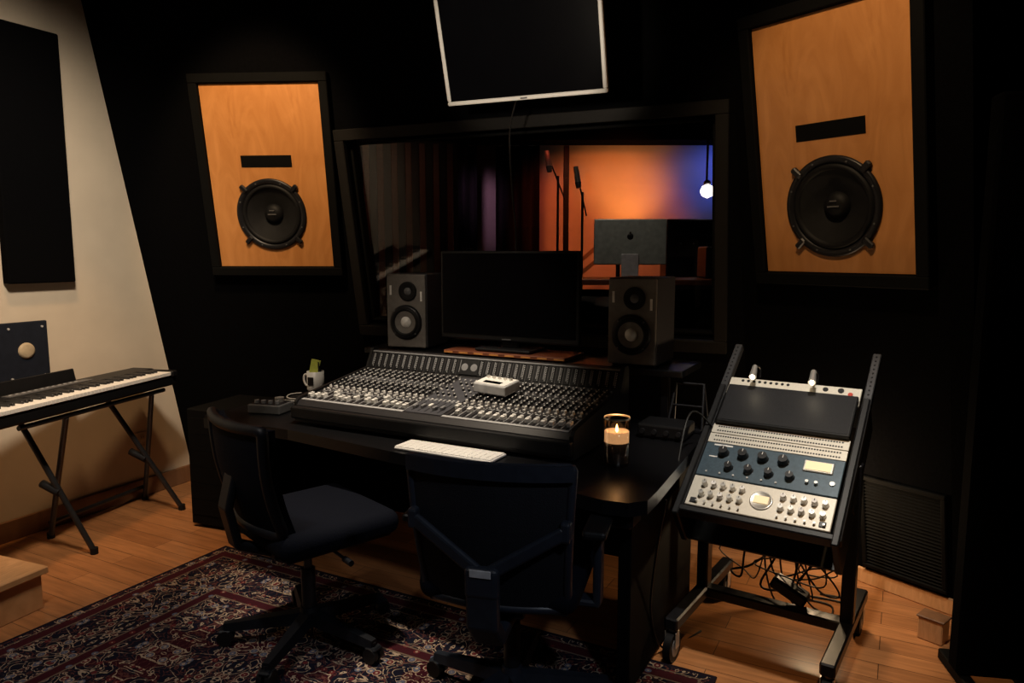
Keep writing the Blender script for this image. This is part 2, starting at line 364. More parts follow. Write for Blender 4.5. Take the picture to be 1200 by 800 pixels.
for i,x in enumerate(xs):
    o.box((x+kx/2,SLn/2,.0006),(.0014,SLn-.01,.0012),GREY)
    for j in range(11):
        y=.185+j*.0275; m=KNB if j not in (0,5,6) else (KND if j!=0 else KNW)
        knob(x-.004,y,m,.0068,.012)
        if j%2==0: o.box((x+.011,y+.012,.003),(.006,.006,.006),KNW if j%4==0 else LG)
    o.box((x,.088,.0008),(.004,.125,.0014),RUB)
    o.box((x+.012,.088,.0007),(.003,.12,.001),LG)
    fy=.05+random.random()*.025 if random.random()<.7 else .05+random.random()*.07
    o.box((x,fy,.009),(.017,.030,.018),WHT,bev=.002); o.box((x,fy,.0185),(.017,.002,.001),BLK)
    o.box((x,.162,.003),(.012,.008,.006),KNW); o.box((x-.012,.150,.002),(.006,.006,.004),KNW)
    o.box((x,.135,.002),(.014,.007,.002),LG)
o.box(((xs[0]+xs[15])/2,.012,.001),(16*kx,.016,.002),LG); o.box(((xs[16]+xs[31])/2,.012,.001),(16*kx,.016,.002),LG)
xc=(xm0+xm1)/2; o.box((xc,SLn/2,.0015),(.18,SLn-.02,.003),CONS2)
for a in range(6):
    for b in range(7): 
        if (a+b)%5: knob(xm0+.022+a*.029,.20+b*.037,KNB if b%2 else KND,.007,.013)
for a in range(8):
    o.box((xm0+.02+a*.0215,.168,.004),(.010,.008,.006),KNW if a%2 else LG)
    o.box((xm0+.02+a*.0215,.155,.004),(.010,.008,.006),LG)
for a in range(5):
    x=xm0+.03+a*.032; o.box((x,.085,.0025),(.004,.115,.002),RUB); o.box((x,.06+.01*(a%3),.010),(.014,.028,.014),KND if a!=2 else WHT,bev=.002)
o.M=old
f0=Vector((0,.50,.165)); f1=Vector((0,.545,.255)); dv=(f1-f0); bl=dv.length; an=math.atan2(dv.z,dv.y)
o.M=Matrix.Translation(f0)@Matrix.Rotation(an,4,'X')
for i in range(36):
    x=.036+i*.0365
    o.box((x,bl*.5,.002),(.030,bl*.78,.004),RUB)
    o.box((x,bl*.55,.0045),(.004,bl*.6,.001),KND)
    for k in range(9): o.box((x+.007,bl*(.2+k*.075),.0045),(.004,.003,.0012),LG)
o.box((CW/2,bl*.95,.003),(CW-.04,.006,.004),KND)
o.box((.60,bl*.5,.006),(.10,bl*.7,.004),BLK); 
for sx in (.575,.625): o.lathe([(.0001,.009),(.018,.009)],KND,Matrix.Translation((sx,bl*.5,0)),16)
o.M=old
for x in (.1,CW-.1):
    for y in (.06,.54): o.cyl((x,y,-.007),(x,y,0),.02,RUB)
pc=-2.365*e1+2.38*e2
CM=TR(pc.x,pc.y,.749,RA); o.done(CM)
o=Ob('desktop_controller'); o.box((0,0,.022),(.17,.11,.044),LG,bev=.006,seg=2); o.box((0,.0,.0445),(.155,.095,.002),WHT)
for i in range(5): o.cyl((-.06+i*.03,.025,.045),(-.06+i*.03,.025,.055),.008,SIL,seg=12)
o.box((.0,-.025,.046),(.09,.025,.002),SCR)
o.done(CM@S@Matrix.Translation((.86,.30,.022))@Matrix.Rotation(rad(-8),4,'Z'))

# ------------------------------------------------------------------ near-field speakers
def near(r,s,dphi):
    o=Ob('studio_monitor_speaker'); w,h,dp=.225,.385,.27
    o.box((0,dp/2+.012,h/2),(w,dp,h),SPKB,bev=.006,seg=2)
    o.box((0,.006,h/2),(w-.006,.020,h-.006),SPKF,bev=.006,seg=2)
    F=Matrix.Translation((0,-.005,.135))@FRONT
    o.lathe([(.090,0),(.090,.006),(.078,.016),(.074,.014)],BLKM,F,40)
    o.lathe([(.075,.014),(.070,.019),(.064,.019),(.058,.012)],RUB,F,40)
    o.lathe([(.058,.012),(.032,.003),(.028,.003)],SPKF,F,40); o.lathe([(.029,.003),(.020,.014),(.0001,.019)],KNW,F,24)
    F=Matrix.Translation((0.012,-.005,.295))@FRONT
    o.lathe([(.050,0),(.050,.006),(.046,.008),(.030,.003),(.020,.002)],RUB,F,32); o.lathe([(.020,.002),(.014,.008),(0.0001,.011)],GREY,F,20)
    for k in range(4):
        a=rad(45+90*k); o.cyl((.083*math.cos(a),-.015,.135+.083*math.sin(a)),(.083*math.cos(a),-.021,.135+.083*math.sin(a)),.004,GREY,seg=8)
    o.box((-.085,-.006,.30),(.010,.004,.05),KNW); o.box((.088,-.006,.27),(.010,.004,.05),KNW)
    for x in (-.09,.09):
        for y in (.04,.25): o.cyl((x,y,-.009),(x,y,.002),.012,RUB)
    o.done(RS(r,s,1.0,dphi))
near(-2.27,3.10,-10); near(-1.045,3.09,0)
o=Ob('computer_monitor'); w,h=.76,.44
o.box((0,.02,h/2+.0),(w,.035,h),BLK,bev=.008,seg=2); o.box((0,.001,h/2+.008),(w-.03,.004,h-.04),SCR)
o.box((0,-.0005,.011),(.05,.002,.006),GREY)
o.box((0,.05,.045),(.10,.03,.16),BLK,bev=.008); o.box((0,.04,-.038),(.30,.18,.014),BLK,bev=.005,seg=2)
o.done(RS(-1.69,3.12,1.0625,0))
o=Ob('wooden_monitor_riser'); o.box((0,.0,.0),(.66,.24,.018),REDW,bev=.003)
o.box((-.28,0,-.010),(.03,.2,.008),REDW); o.box((.28,0,-.010),(.03,.2,.008),REDW)
for k in range(8): o.box((-.3+k*.086,-.121,0),(.05,.002,.008),BIRCH)
o.done(RS(-1.68,3.17,1.0045))

# ------------------------------------------------------------------ desk items
def at(x,y,z,phi=RA): return TR(x,y,z,phi)
o=Ob('computer_keyboard'); o.box((0,0,.006),(.43,.12,.010),WHT,bev=.004,seg=2)
for i in range(16):
    for j in range(6): o.box((-.2+i*.0265,-.047+j*.0185,.0125),(.0245,.0165,.004),WHT,bev=.001)
o.done(RS(-1.485,2.285,.741))
o=Ob('candle_glass'); 
o.lathe([(.0001,.0),(.043,.0),(.046,.01),(.048,.172),(.0465,.172),(.0445,.012),(.0001,.010)],CUPG,None,40)
o.lathe([(.0001,.012),(.043,.012),(.0435,.085)],WAX,None,32)
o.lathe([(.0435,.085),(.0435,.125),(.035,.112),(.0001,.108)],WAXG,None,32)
o.cyl((0,0,.108),(0,0,.120),.0015,BLK,seg=6); o.lathe([(.0001,.116),(.006,.124),(.005,.134),(.0001,.150)],FLAME,None,12)
o.lathe([(.0468,.168),(.0485,.172),(.0468,.175)],SIL,None,40)
o.done(at(.374,2.56,.741))
o=Ob('white_mug')
o.lathe([(.0001,0),(.040,0),(.046,.01),(.046,.11),(.043,.11),(.042,.012),(.0001,.010)],WHT,None,32)
o.tube([(-.044,0,.09),(-.070,0,.085),(-.074,0,.055),(-.062,0,.03),(-.044,0,.025)],.006,WHT)
o.box((0,-.046,.06),(.035,.004,.045),BLK); o.box((.0,0,.135),(.05,.012,.075),YEL,R=(0,12,20)); o.box((.01,.006,.13),(.035,.012,.06),BLK,R=(0,-8,0))
o.done(at(-1.075,3.96,.741,20))
o=Ob('audio_interface'); o.box((0,0,.022),(.17,.13,.044),GREY,bev=.006,seg=2); o.box((0,0,.045),(.15,.11,.003),BLKM)
for i in range(4): o.cyl((-.055+i*.036,-.03,.046),(-.055+i*.036,-.03,.060),.011,KND,seg=14)
o.cyl((0.03,.025,.046),(.03,.025,.066),.022,SIL,seg=20)
o.done(at(-1.15,3.44,.741,15))
o=Ob('usb_cable'); o.tube([(-1.08,3.52,.76),(-1.0,3.58,.75),(-1.05,3.68,.746),(-1.16,3.74,.746),(-1.18,3.84,.746),(-1.13,3.88,.746)],.003,WHT); 
o.tube([(-1.2,3.52,.76),(-1.28,3.6,.748),(-1.22,3.68,.746),(-1.1,3.66,.746)],.004,WHT); o.done()
o=Ob('headphone_amplifier'); o.box((0,0,.03),(.20,.16,.055),BLK,bev=.008,seg=2)
for i in range(4): o.cyl((-.075+i*.05,-.08,.03),(-.075+i*.05,-.094,.03),.010,KNB,seg=12)
o.box((0,0,.001),(.18,.14,.004),RUB)
o.done(at(.64,2.98,.742))
o=Ob('tablet_stand'); 
for sx in (-1,1):
    o.cyl((sx*.075,-.05,.006),(sx*.06,.03,.19),.006,BLKM,seg=8); o.cyl((sx*.075,.06,.006),(sx*.06,.03,.19),.006,BLKM,seg=8); o.cyl((sx*.075,-.05,.006),(sx*.075,.06,.006),.006,BLKM,seg=8)
o.cyl((-.07,-.01,.1),(.07,-.01,.1),.005,BLKM,seg=8); o.cyl((-.065,.03,.19),(.065,.03,.19),.006,BLKM,seg=8)
o.box((0,-.065,.008),(.15,.03,.01),BLKM)
o.done(RS(-.79,3.10,.741))

# ------------------------------------------------------------------ black side cabinet (left of desk)
o=Ob('rack_cabinet'); o.box((0,0,.34),(.46,.42,.64),TRIM,bev=.006)
for k in range(6): o.box((0,-.212,.12+k*.09),(.42,.006,.088),TRIM,bev=.0005)
for x in (-.18,.18):
    for y in (-.16,.16): o.cyl((x,y,0),(x,y,.02),.02,RUB)
o.done(TR(-1.47,4.0,0,20))

# ------------------------------------------------------------------ digital piano + stand
PM=Matrix.Translation((-2.247,2.914,.725))@Matrix.Rotation(rad(77),4,'Z')
o=Ob('digital_piano'); PL=1.33
o.box((PL/2,.15,.035),(PL,.29,.055),BLK,bev=.01,seg=2)
o.box((PL/2,.22,.075),(PL,.145,.045),BLK,bev=.010,seg=2)
for x in (.025,PL-.025): o.box((x,.07,.075),(.045,.16,.035),BLK,bev=.006)
kw=(PL-.10)/52
for i in range(52):
    o.box((.05+kw*(i+.5),.072,.078),(kw-.0012,.148,.020),WHT,bev=.0015)
    if i%7 not in (1,4) and i<51: o.box((.05+kw*(i+1),.100,.094),(kw*.55,.092,.013),KNB,bev=.002)
o.box((PL/2,.215,.099),(.5,.05,.003),GREY); 
for i in range(12): o.box((.45+i*.035,.225,.101),(.016,.010,.003),LG)
o.box((PL/2-.15,.283,.125),(.75,.012,.07),BLK,R=(-12,0,0),bev=.004)
o.done(PM)
o=Ob('keyboard_stand')
STM=mat('stand_metal',(.035,.035,.038),.35,.5)
def leg(a,b,r=.014): o.cyl(a,b,r,STM,seg=12)
z0=-.713
for (f,b,tb,tf) in (((.62,-.02),(.74,.36),(.50,.25),(.56,.03)),((1.27,-.03),(1.38,.31),(1.05,.25),(1.15,.03))):
    leg((f[0],f[1],z0),(tb[0],tb[1],-.02)); leg((b[0],b[1],z0),(tf[0],tf[1],-.02))
    for q in (f,b): o.cyl((q[0],q[1],z0-.012),(q[0]+.0,q[1],z0+.02),.019,RUB,seg=12)
    o.cyl(((f[0]+tb[0])/2-.0,.10,-.40),((f[0]+tb[0])/2,.20,-.36),.02,BLKM)
leg((.74,.36,z0+.07),(1.38,.31,z0+.07),.012); leg((.30,.25,-.012),(1.2,.25,-.012),.012); leg((.30,.03,-.012),(1.25,.03,-.012),.012)
o.done(PM)
wd=Vector((.4874,1)).normalized(); WLang=math.atan2(wd.y,wd.x)
def WL(y,z): return Matrix.Translation((-4.42+.4874*y,y,z))@Matrix.Rotation(WLang,4,'Z')
o=Ob('acoustic_panel'); o.box((-.175,-.03,0),(.35,.055,1.30),mat('panel_fabric',(.003,.003,.0035),.95,spec=.02,scale=300,bump=.3),bev=.006); o.done(WL(4.06,1.985))
o=Ob('wall_board'); o.box((-.25,-.013,0),(.50,.022,.32),NAVP,bev=.004)
o.lathe([(.0001,.012),(.03,.012),(.040,.008),(.042,0)],BEIGE,Matrix.Translation((-.118,-.024,.01))@FRONT,28)
for x in (-.03,-.2): 
    for z in (-.13,.13): o.cyl((x,-.024,z),(x,-.03,z),.006,LG,seg=8)
o.done(WL(3.92,.975))
o=Ob('power_outlet'); o.box((0,-.004,0),(.07,.007,.115),mat('outlet_plate',(.5,.42,.33),.5),bev=.002)
for z in (-.025,.025):
    o.box((0,-.008,z),(.034,.003,.03),BEIGE,bev=.001); o.box((-.007,-.0098,z),(.003,.001,.010),BLK); o.box((.007,-.0098,z),(.003,.001,.010),BLK)
o.done(WL(4.40,.345))
o=Ob('wooden_step'); o.box((-.30,-.5,.165),(.62,1.0,.03),PINE,bev=.004); o.box((-.30,-.5,.075),(.58,.96,.15),PINE,bev=.003)
o.done(TR(-1.97,2.97,0,RA-6))

# ------------------------------------------------------------------ rug
hx,hy=1.24,1.75
o=Ob('persian_rug'); o.box((0,0,.005),(2*hx,2*hy,.010),rugmat(hx,hy),bev=.003)
o.done(RS(-1.74,2.487-hy,0.0))
# ------------------------------------------------------------------ office chairs
MESHM=mat('chair_mesh',(.007,.008,.012),.7,scale=300,bump=.3,spec=.3)
def chair(x,y,phi,kind):
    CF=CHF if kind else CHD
    o=Ob('office_chair'); Z=.012
    for k in range(5):
        a=rad(72*k+18); c,s_=math.cos(a),math.sin(a)
        n=[(.0,.034,.125,.045),(.32,.018,.085,.030)]
        R=Matrix.Rotation(a,4,'Z'); vs=[]
        for rr,hw,zt,th in n: vs+=[(rr,-hw,zt-th),(rr,hw,zt-th),(rr,hw*.7,zt),(rr,-hw*.7,zt)]
        o.add(vs,[(0,1,2,3),(7,6,5,4),(0,4,5,1),(1,5,6,2),(2,6,7,3),(3,7,4,0)],CF,R)
        p=Vector((.315*c,.315*s_,0)); o.cyl(p+Vector((0,0,.05)),p+Vector((0,0,.075)),.010,BLKM,seg=10)
        ax=Vector((-s_,c,0))
        for sg in (-1,1): o.cyl(p+ax*sg*.006+Vector((0,0,.030)),p+ax*sg*.026+Vector((0,0,.030)),.029,BLK,seg=18)
        o.box(p+Vector((0,0,.052)),(.05,.045,.018),CF,R=R,bev=.006)
    o.cyl((0,0,.09),(0,0,.14),.045,CF,r2=.032,seg=20); o.cyl((0,0,.13),(0,0,.29),.027,BLKM,seg=16); o.cyl((0,0,.27),(0,0,.40),.016,GREY,seg=14)
    o.box((0,-.03,.405),(.16,.26,.05),CF,bev=.012,seg=2); o.cyl((.06,.03,.40),(.25,.03,.39),.006,BLKM); o.cyl((.23,.03,.39),(.28,.03,.388),.011,CF)
    o.box((0,.03,.475),(.50,.48,.095),NAVY,bev=.045,seg=5,smooth=True); o.box((0,.03,.43),(.44,.42,.02),CF,bev=.008)
    bw0,bw1=(.215,.242) if kind else (.20,.22); zb,zt=(.45,.895) if kind else (.52,.90)
    nx,nz=14,12; vs=[];fs=[]
    def bp(u,v):
        w=bw0+(bw1-bw0)*v; x=u*w; z=zb+(zt-zb)*v; yy=-.245-.07*(v-.2)+.045*u*u - .02*math.sin(v*math.pi)
        return Vector((x,yy,z))
    for j in range(nz+1):
        for i in range(nx+1): vs.append(bp(-1+2*i/nx,j/nz))
    nn=len(vs); vs+=[v+Vector((0,.012 if kind else .05,0)) for v in vs]
    for j in range(nz):
        for i in range(nx):
            a=j*(nx+1)+i; q=(a,a+1,a+nx+2,a+nx+1); fs.append(q); fs.append(tuple(nn+t for t in q[::-1]))
    for i in range(nx): fs.append((i,i+nn,i+1+nn,i+1)); b_=nz*(nx+1)+i; fs.append((b_,b_+1,b_+1+nn,b_+nn))
    for j in range(nz):
        a=j*(nx+1); fs.append((a,a+nx+1,a+nx+1+nn,a+nn)); b_=a+nx; fs.append((b_,b_+nn,b_+nx+1+nn,b_+nx+1))
    o.add(vs,fs,MESHM if kind else NAVY,None,False)
    fr=[bp(-1,t) for t in (.06,.2,.4,.6,.8,.95)]+[bp(-.96,1)]+[bp(u,1) for u in (-.6,-.2,.2,.6)]+[bp(.96,1)]+[bp(1,t) for t in (.95,.8,.6,.4,.2,.06)]+[bp(.92,0)]+[bp(u,0) for u in (.6,.2,-.2,-.6)]+[bp(-.92,0)]
    fr=[p+Vector((0,.006,0)) for p in fr]; o.tube(fr,.014 if kind else .02,CF,seg=10,res=4,closed=True)
    if kind:
        for k in range(10):
            ua=-1+k*.2; a=bp(ua,.975)+Vector((0,-.004,0)); b_=bp(ua+.2,.975)+Vector((0,-.004,0)); d=b_-a
            o.box((a+b_)/2,(d.length+.004,.026,.045),CF,R=d.to_track_quat('X','Z').to_matrix().to_4x4())
        J=bp(0,.30)+Vector((0,-.05,0))
        for sg in (-1,1):
            a=bp(sg*.98,.60)+Vector((0,-.022,0)); b=J; d=b-a
            o.box((a+b)/2,(d.length,.022,.040),CF,R=d.to_track_quat('X','Z').to_matrix().to_4x4(),bev=.008,seg=2)
            o.box(a+Vector((0,.012,0)),(.03,.05,.06),CF,bev=.008,seg=2)
        o.box(J+Vector((0,-.004,-.015)),(.10,.04,.09),CF,bev=.014,seg=3); o.box(J+Vector((0,-.026,.018)),(.062,.004,.022),LG,bev=.001)
        sp=[J+Vector((0,0,0)),Vector((0,J.y+.005,.44)),Vector((0,-.25,.37)),Vector((0,-.10,.385))]
        for a,b in zip(sp,sp[1:]):
            d=b-a; o.box((a+b)/2,(.095,.045,d.length+.03),CF,R=d.to_track_quat('Z','Y').to_matrix().to_4x4(),bev=.014,seg=3)
        for sg in (-1,1):
            o.box((sg*.285,-.02,.66),(.075,.25,.028),BLK,bev=.013,seg=3)
            o.box((sg*.285,-.03,.53),(.028,.060,.25),CF,bev=.010,seg=2); o.box((sg*.21,-.03,.41),(.17,.06,.022),CF,bev=.006)
    else:
        sp=[Vector((0,-.27,.72)),Vector((0,-.30,.60)),Vector((0,-.27,.46)),Vector((0,-.15,.40)),Vector((0,-.05,.40))]
        for a,b in zip(sp,sp[1:]):
            d=b-a; o.box((a+b)/2,(.08,.03,d.length+.02),CF,R=d.to_track_quat('Z','Y').to_matrix().to_4x4(),bev=.010,seg=2)
    return o.done(TR(x,y,Z-.001,phi))
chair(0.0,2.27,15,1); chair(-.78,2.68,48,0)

# ------------------------------------------------------------------ angled rack
RM=TR(.59,2.574,.56,34,-52)
o=Ob('studio_rack'); RW=.56; RL=.86
for x in (.012,RW-.012):
    o.box((x,.06,.30),(.024,.18,.64),BLK,bev=.004)
    o.box((x,.0,RL/2+.005),(.030,.035,RL),RAIL,bev=.003)
    for k in range(38): o.cyl((x,-.0185,.03+k*.022),(x,-.0195,.03+k*.022),.0038,RUB,seg=6)
o.box((RW/2,-.002,.012),(RW,.05,.024),BLK,bev=.004)
o.box((RW/2,.145,.30),(RW-.03,.01,.62),BLK)
xi=RW/2; wI=.492
def knb(x,z,r,m,h=.018,cap=None):
    F=Matrix.Translation((x,-.026,z))@FRONT; o.lathe([(r*1.15,0),(r,.004),(r*.9,h),(0.0001,h)],m,F,16,False)
    o.box((x,-.026-h-.0006,z+r*.45),(.002,.001,r*.7),cap or KNW)
o.box((xi,-.018,.095),(wI,.012,.131),SILP,bev=.002)
o.lathe([(.0001,.004),(.034,.004),(.037,.006),(.040,.0)],SIL,Matrix.Translation((xi+.01,-.024,.098))@FRONT,28)
o.box((xi+.01,-.030,.100),(.05,.002,.03),VU)
for sx in (-1,1):
    for k in range(5):
        for j in range(2): knb(xi+.01+sx*(.070+k*.034),.125-j*.045,.010,SIL if (k+j)%3 else KNW,.02,BLK)
    for k in range(6): o.cyl((xi+.01+sx*(.065+k*.030),-.024,.046),(xi+.01+sx*(.065+k*.030),-.036,.046),.004,SIL,seg=8)
for x in (.06,.50): o.box((x,-.026,.050),(.022,.005,.022),KNB,bev=.002)
o.box((xi,-.018,.243),(wI,.012,.155),COMPB,bev=.002)
for k in range(4): knb(.11+k*.072,.276,.018,KNB,.024)
for k in range(4): knb(.145+k*.072,.214,.015,KNB,.022)
o.box((.445,-.026,.276),(.10,.008,.048),SIL,bev=.003); o.box((.445,-.031,.276),(.085,.003,.036),VU)
for x in (.42,.45): o.cyl((x,-.024,.206),(x,-.036,.206),.006,SIL,seg=10)
o.cyl((.50,-.024,.216),(.50,-.028,.216),.009,SIL,seg=12)
o.box((.10,-.0245,.311),(.07,.001,.007),KNW); o.box((.075,-.0245,.255),(.03,.001,.005),KNW)
for k in range(6): o.cyl((.07+k*.05,-.024,.183),(.07+k*.05,-.028,.183),.004,LG,seg=8)
for z in (.344,.391):
    o.box((xi,-.018,z),(wI,.012,.044),SILP,bev=.001)
    for k in range(48):
        for j in (-.010,.010): o.cyl((xi-.222+k*.00945,-.0235,z+j),(xi-.222+k*.00945,-.0245,z+j),.0038,BLK,seg=6)
o.box((xi,-.018,.622),(wI,.012,.088),SILP,bev=.002)
for k in range(9): o.cyl((.085+k*.022,-.023,.650),(.085+k*.022,-.026,.650),.006,BLK,seg=10)
o.cyl((.40,-.023,.645),(.40,-.027,.645),.010,BLK,seg=14); o.cyl((.455,-.023,.645),(.455,-.028,.645),.011,BLK,seg=14); o.cyl((.49,-.023,.63),(.49,-.028,.63),.009,mat('red_button',(.5,.05,.03),.4),seg=14)
o.box((xi+.004,-.036,.510),(.480,.024,.195),BLK,bev=.005,seg=2); o.box((xi+.004,-.0485,.510),(.464,.002,.180),MESHB)
for x in (.145,.365):
    o.tube([(x,-.02,.68),(x+.0,-.05,.70),(x-.005,-.085,.68),(x-.005,-.10,.645)],.004,BLKM,seg=6)
    o.cyl((x-.005,-.098,.665),(x+.002,-.104,.60),.010,SIL,r2=.014,seg=14); o.cyl((x+.002,-.104,.5995),(x+.002,-.1045,.597),.009,BULB,seg=12)
inv=RM.inverted(); ux=Vector((math.cos(rad(34)),-math.sin(rad(34)),0)); bk=Vector((math.sin(rad(34)),math.cos(rad(34)),0))
o.M=inv; o0=Vector((.59,2.574,0))
Rz=Matrix.Rotation(-rad(34),4,'Z')
for q in (.012,RW-.012):
    b=o0+ux*q+bk*.315
    o.box(b+Vector((0,0,.455)),(.045,.055,.60),BLKM,R=Rz,bev=.005)
    o.box(b+bk*(-.02)+Vector((0,0,.145)),(.05,.66,.045),BLKM,R=Rz,bev=.006)
    o.box(b+bk*.02+Vector((0,0,.70)),(.03,.30,.05),BLKM,R=Rz@Matrix.Rotation(rad(38),4,'X'),bev=.004)
    for e in (-.32,.28):
        p=b+bk*e; o.cyl(p+Vector((0,0,.125)),p+Vector((0,0,.10)),.02,SIL,seg=14)
        for sg in (-1,1): o.box(p+ux*sg*.020+bk*(-.012)+Vector((0,0,.085)),(.003,.035,.06),SIL,R=Rz)
        p2_=p-bk*.015; o.cyl(p2_-ux*.014+Vector((0,0,.055)),p2_+ux*.014+Vector((0,0,.055)),.055,RUB,seg=28); o.cyl(p2_-ux*.016+Vector((0,0,.055)),p2_+ux*.016+Vector((0,0,.055)),.034,KND,seg=20)
b=o0+ux*(RW/2)+bk*.315; o.box(b+Vector((0,0,.145)),(RW,.06,.04),BLKM,R=Rz,bev=.005); o.box(b+Vector((0,0,.50)),(RW,.03,.05),BLKM,R=Rz,bev=.005)
o.done(RM)
o=Ob('audio_cables'); random.seed(9)
for k in range(9):
    a=b+ux*random.uniform(-.22,.2)+bk*random.uniform(-.02,.12)+Vector((0,0,.50))
    c=b+ux*random.uniform(-.22,.22)+bk*random.uniform(.0,.2)+Vector((0,0,random.uniform(.19,.32)))
    m_=(a+c)/2+ux*random.uniform(-.1,.1)+Vector((0,0,-random.uniform(.1,.18))); m_.z=max(m_.z,.2)
    d_=c+ux*random.uniform(-.12,.12)+Vector((0,0,random.uniform(.03,.12)))
    o.tube([a,a.lerp(m_,.5)+ux*random.uniform(-.04,.04),m_,c,d_,a+Vector((0,0,-.08))+ux*.1],random.choice((.003,.004,.0045)),RUBW if k%4 else GREY,seg=6)
o.box(b+ux*.06+bk*.02+Vector((0,0,.22)),(.14,.07,.05),BLK,R=Rz@Matrix.Rotation(rad(25),4,'Y'),bev=.01)
for k in range(3):
    p=b+bk*(.25+.05*k)+ux*(.05*k-.1); o.tube([p+Vector((0,0,.40)),p+Vector((.02,.02,.15)),p+Vector((.08,-.03,.006)),p+Vector((.22,-.10,.006)),p+Vector((.30,.02,.006)),p+Vector((.16,.1,.006))],.004,RUBW,seg=6)
o.tube([(.60,2.60,.70),(.66,2.72,.86),(.72,2.80,.88),(.80,2.80,.80)],.004,RUBW,seg=6)
o.tube([(.50,2.30,.70),(.49,2.40,.45),(.50,2.5,.2),(.58,2.62,.006),(.75,2.75,.006)],.004,RUBW,seg=6)
o.done()

# ------------------------------------------------------------------ right-side items
WR=wallmat(2)
o=Ob('vent_grille')
zlo=(.09-1.5)/math.cos(rad(T)); zhi=(.53-1.5)/math.cos(rad(T)); 
ring(o,.56,.88,zlo+.02,zhi-.02,.02,-.013,.022,TRIM)
z=zlo+.03
while z<zhi-.02: o.box((.72,-.012,z),(.32,.012,.005),TRIM,R=(35,0,0)); z+=.016
o.box((.72,-.005,(zlo+zhi)/2),(.32,.004,zhi-zlo-.03),RUB); o.done(WR)
o=Ob('wooden_block'); o.box((0,0,.045),(.09,.07,.09),PINE,bev=.004); o.box((0,0,.093),(.10,.08,.008),BASE,bev=.002); o.done(TR(1.64,2.70,0,50))
o=Ob('acoustic_gobo'); o.box((0,0,1.02),(.26,.08,1.96),WB,bev=.01); 
for x in (-.10,.10): o.box((x,0,.02),(.04,.30,.04),TRIM,bev=.004)
o.done(TR(1.675,2.40,0,10))
o=Ob('storage_cabinet'); o.box((0,0,.33),(.30,.30,.60),WW,bev=.006); o.box((0,-.154,.33),(.27,.010,.56),WW,bev=.003); o.cyl((-.10,-.16,.36),(-.10,-.175,.36),.01,SIL,seg=12); o.box((0,0,.015),(.26,.26,.03),BLK); o.done(TR(1.985,2.33,0,10))

# ------------------------------------------------------------------ live room contents
o=Ob('desktop_computer'); w,h=.54,.34
o.box((0,0,.10+h/2),(w,.02,h),ALU,bev=.008,seg=2); o.lathe([(.0001,.002),(.022,.002),(.024,0)],BLK,Matrix.Translation((0,-.011,.10+h*.62))@FRONT,20); o.box((0,-.0125,.10+h*.62+.028),(.012,.003,.014),BLK,R=(0,30,0))
o.box((0,-.02,.09),(.13,.012,.18),LG,bev=.004); o.box((0,.02,.004),(.14,.17,.008),LG,bev=.003); o.box((0,.012,.10+h/2),(w-.03,.004,h-.05),SCR)
o.done(TR(.885,5.55,1.30,5))
o=Ob('standing_counter'); o.box((0,0,1.275),(1.9,.55,.04),REDW,bev=.004)
for x in (-.88,.88): o.box((x,0,.6275),(.06,.5,1.255),BLK)
o.box((0,.2,.7),(1.7,.03,1.0),BLK); o.done(TR(1.35,5.6,0,5))
def amp(x,y,z,w,h,name='guitar_amplifier'):
    o=Ob(name); o.box((0,0,h/2),(w,.28,h),BLK,bev=.015,seg=2); o.box((0,-.143,h*.42),(w-.06,.006,h*.7),CONE); o.box((0,-.144,h*.88),(w-.06,.006,h*.13),BLKM)
    for k in range(6): o.cyl((-w*.35+k*w*.14,-.147,h*.88),(-w*.35+k*w*.14,-.16,h*.88),.008,KND,seg=10)
    o.done(TR(x,y,z,0))
amp(1.62,5.65,1.297,.34,.24); amp(1.75,6.6,0,.8,1.78)
def mic(x,y,zt,dx):
    o=Ob('microphone_stand'); o.cyl((0,0,0),(0,0,.02),.13,BLKM,seg=24); o.cyl((0,0,.02),(0,0,zt-.15),.011,BLKM)
    o.cyl((-dx*.6,0,zt-.35),(dx,0,zt+.05),.007,BLKM); o.cyl((dx,0,zt+.06),(dx+.02,-.02,zt-.07),.02,SIL,r2=.025); o.cyl((dx+.02,-.02,zt-.07),(dx+.025,-.025,zt-.12),.028,GREY,r2=.02)
    o.done(TR(x,y,0,0))
mic(.40,6.5,2.30,-.10); mic(.60,6.35,2.15,-.06)
cm=mat('dark_curtain',(.012,.010,.012),.9)
def curtain(xa,xb):
    o=Ob('stage_curtain'); vs=[]; N=int((xb-xa)*48)
    for i in range(N+1):
        x=xa+i*(xb-xa)/N; yy=7.1+.05*math.sin(i*.9)
        vs+=[(x,yy,.03),(x,yy,2.49)]
    o.add(vs,[(2*i,2*i+2,2*i+3,2*i+1) for i in range(N)],cm,None,True); o.done()
curtain(-2.9,-.33); curtain(-.155,.26)
o=Ob('slat_reflection_standin')  # slats added to stand in for brown reflections in the glass
for k in range(7): o.box((k*.11,0,1.5),(.05,.06,1.7),REDW,bev=.004)
o.box((.33,.04,1.5),(.8,.02,1.75),BLK); o.box((.33,0,.33),(.8,.3,.64),BLK)
o.done(TR(-1.15,5.9,0,-10))
o=Ob('door_1'); o.box((0,0,1.23),(.05,.06,2.46),BLK,bev=.004); o.box((-.13,.02,.75),(.22,.03,1.5),REDW); o.done(TR(.50,6.9,0,0))
o=Ob('stair_rail'); 
for k in range(2): o.box((0,0,k*.12),(.62,.03,.035),PINE,R=(0,-40,0),bev=.004)
o.cyl((.22,0,-1.38),(.22,0,.3),.02,BLK); o.cyl((-.2,0,-1.38),(-.2,0,0),.02,BLK)
o.done(TR(.75,6.75,1.40,0))
o=Ob('stage_lamp'); 
o.lathe([(.0001,-.06),(.045,-.04),(.062,0),(.045,.04),(.0001,.06)],mat('stage_bulb',(1,1,1),.3,emit=(1,.95,.88),es=9),None,20)
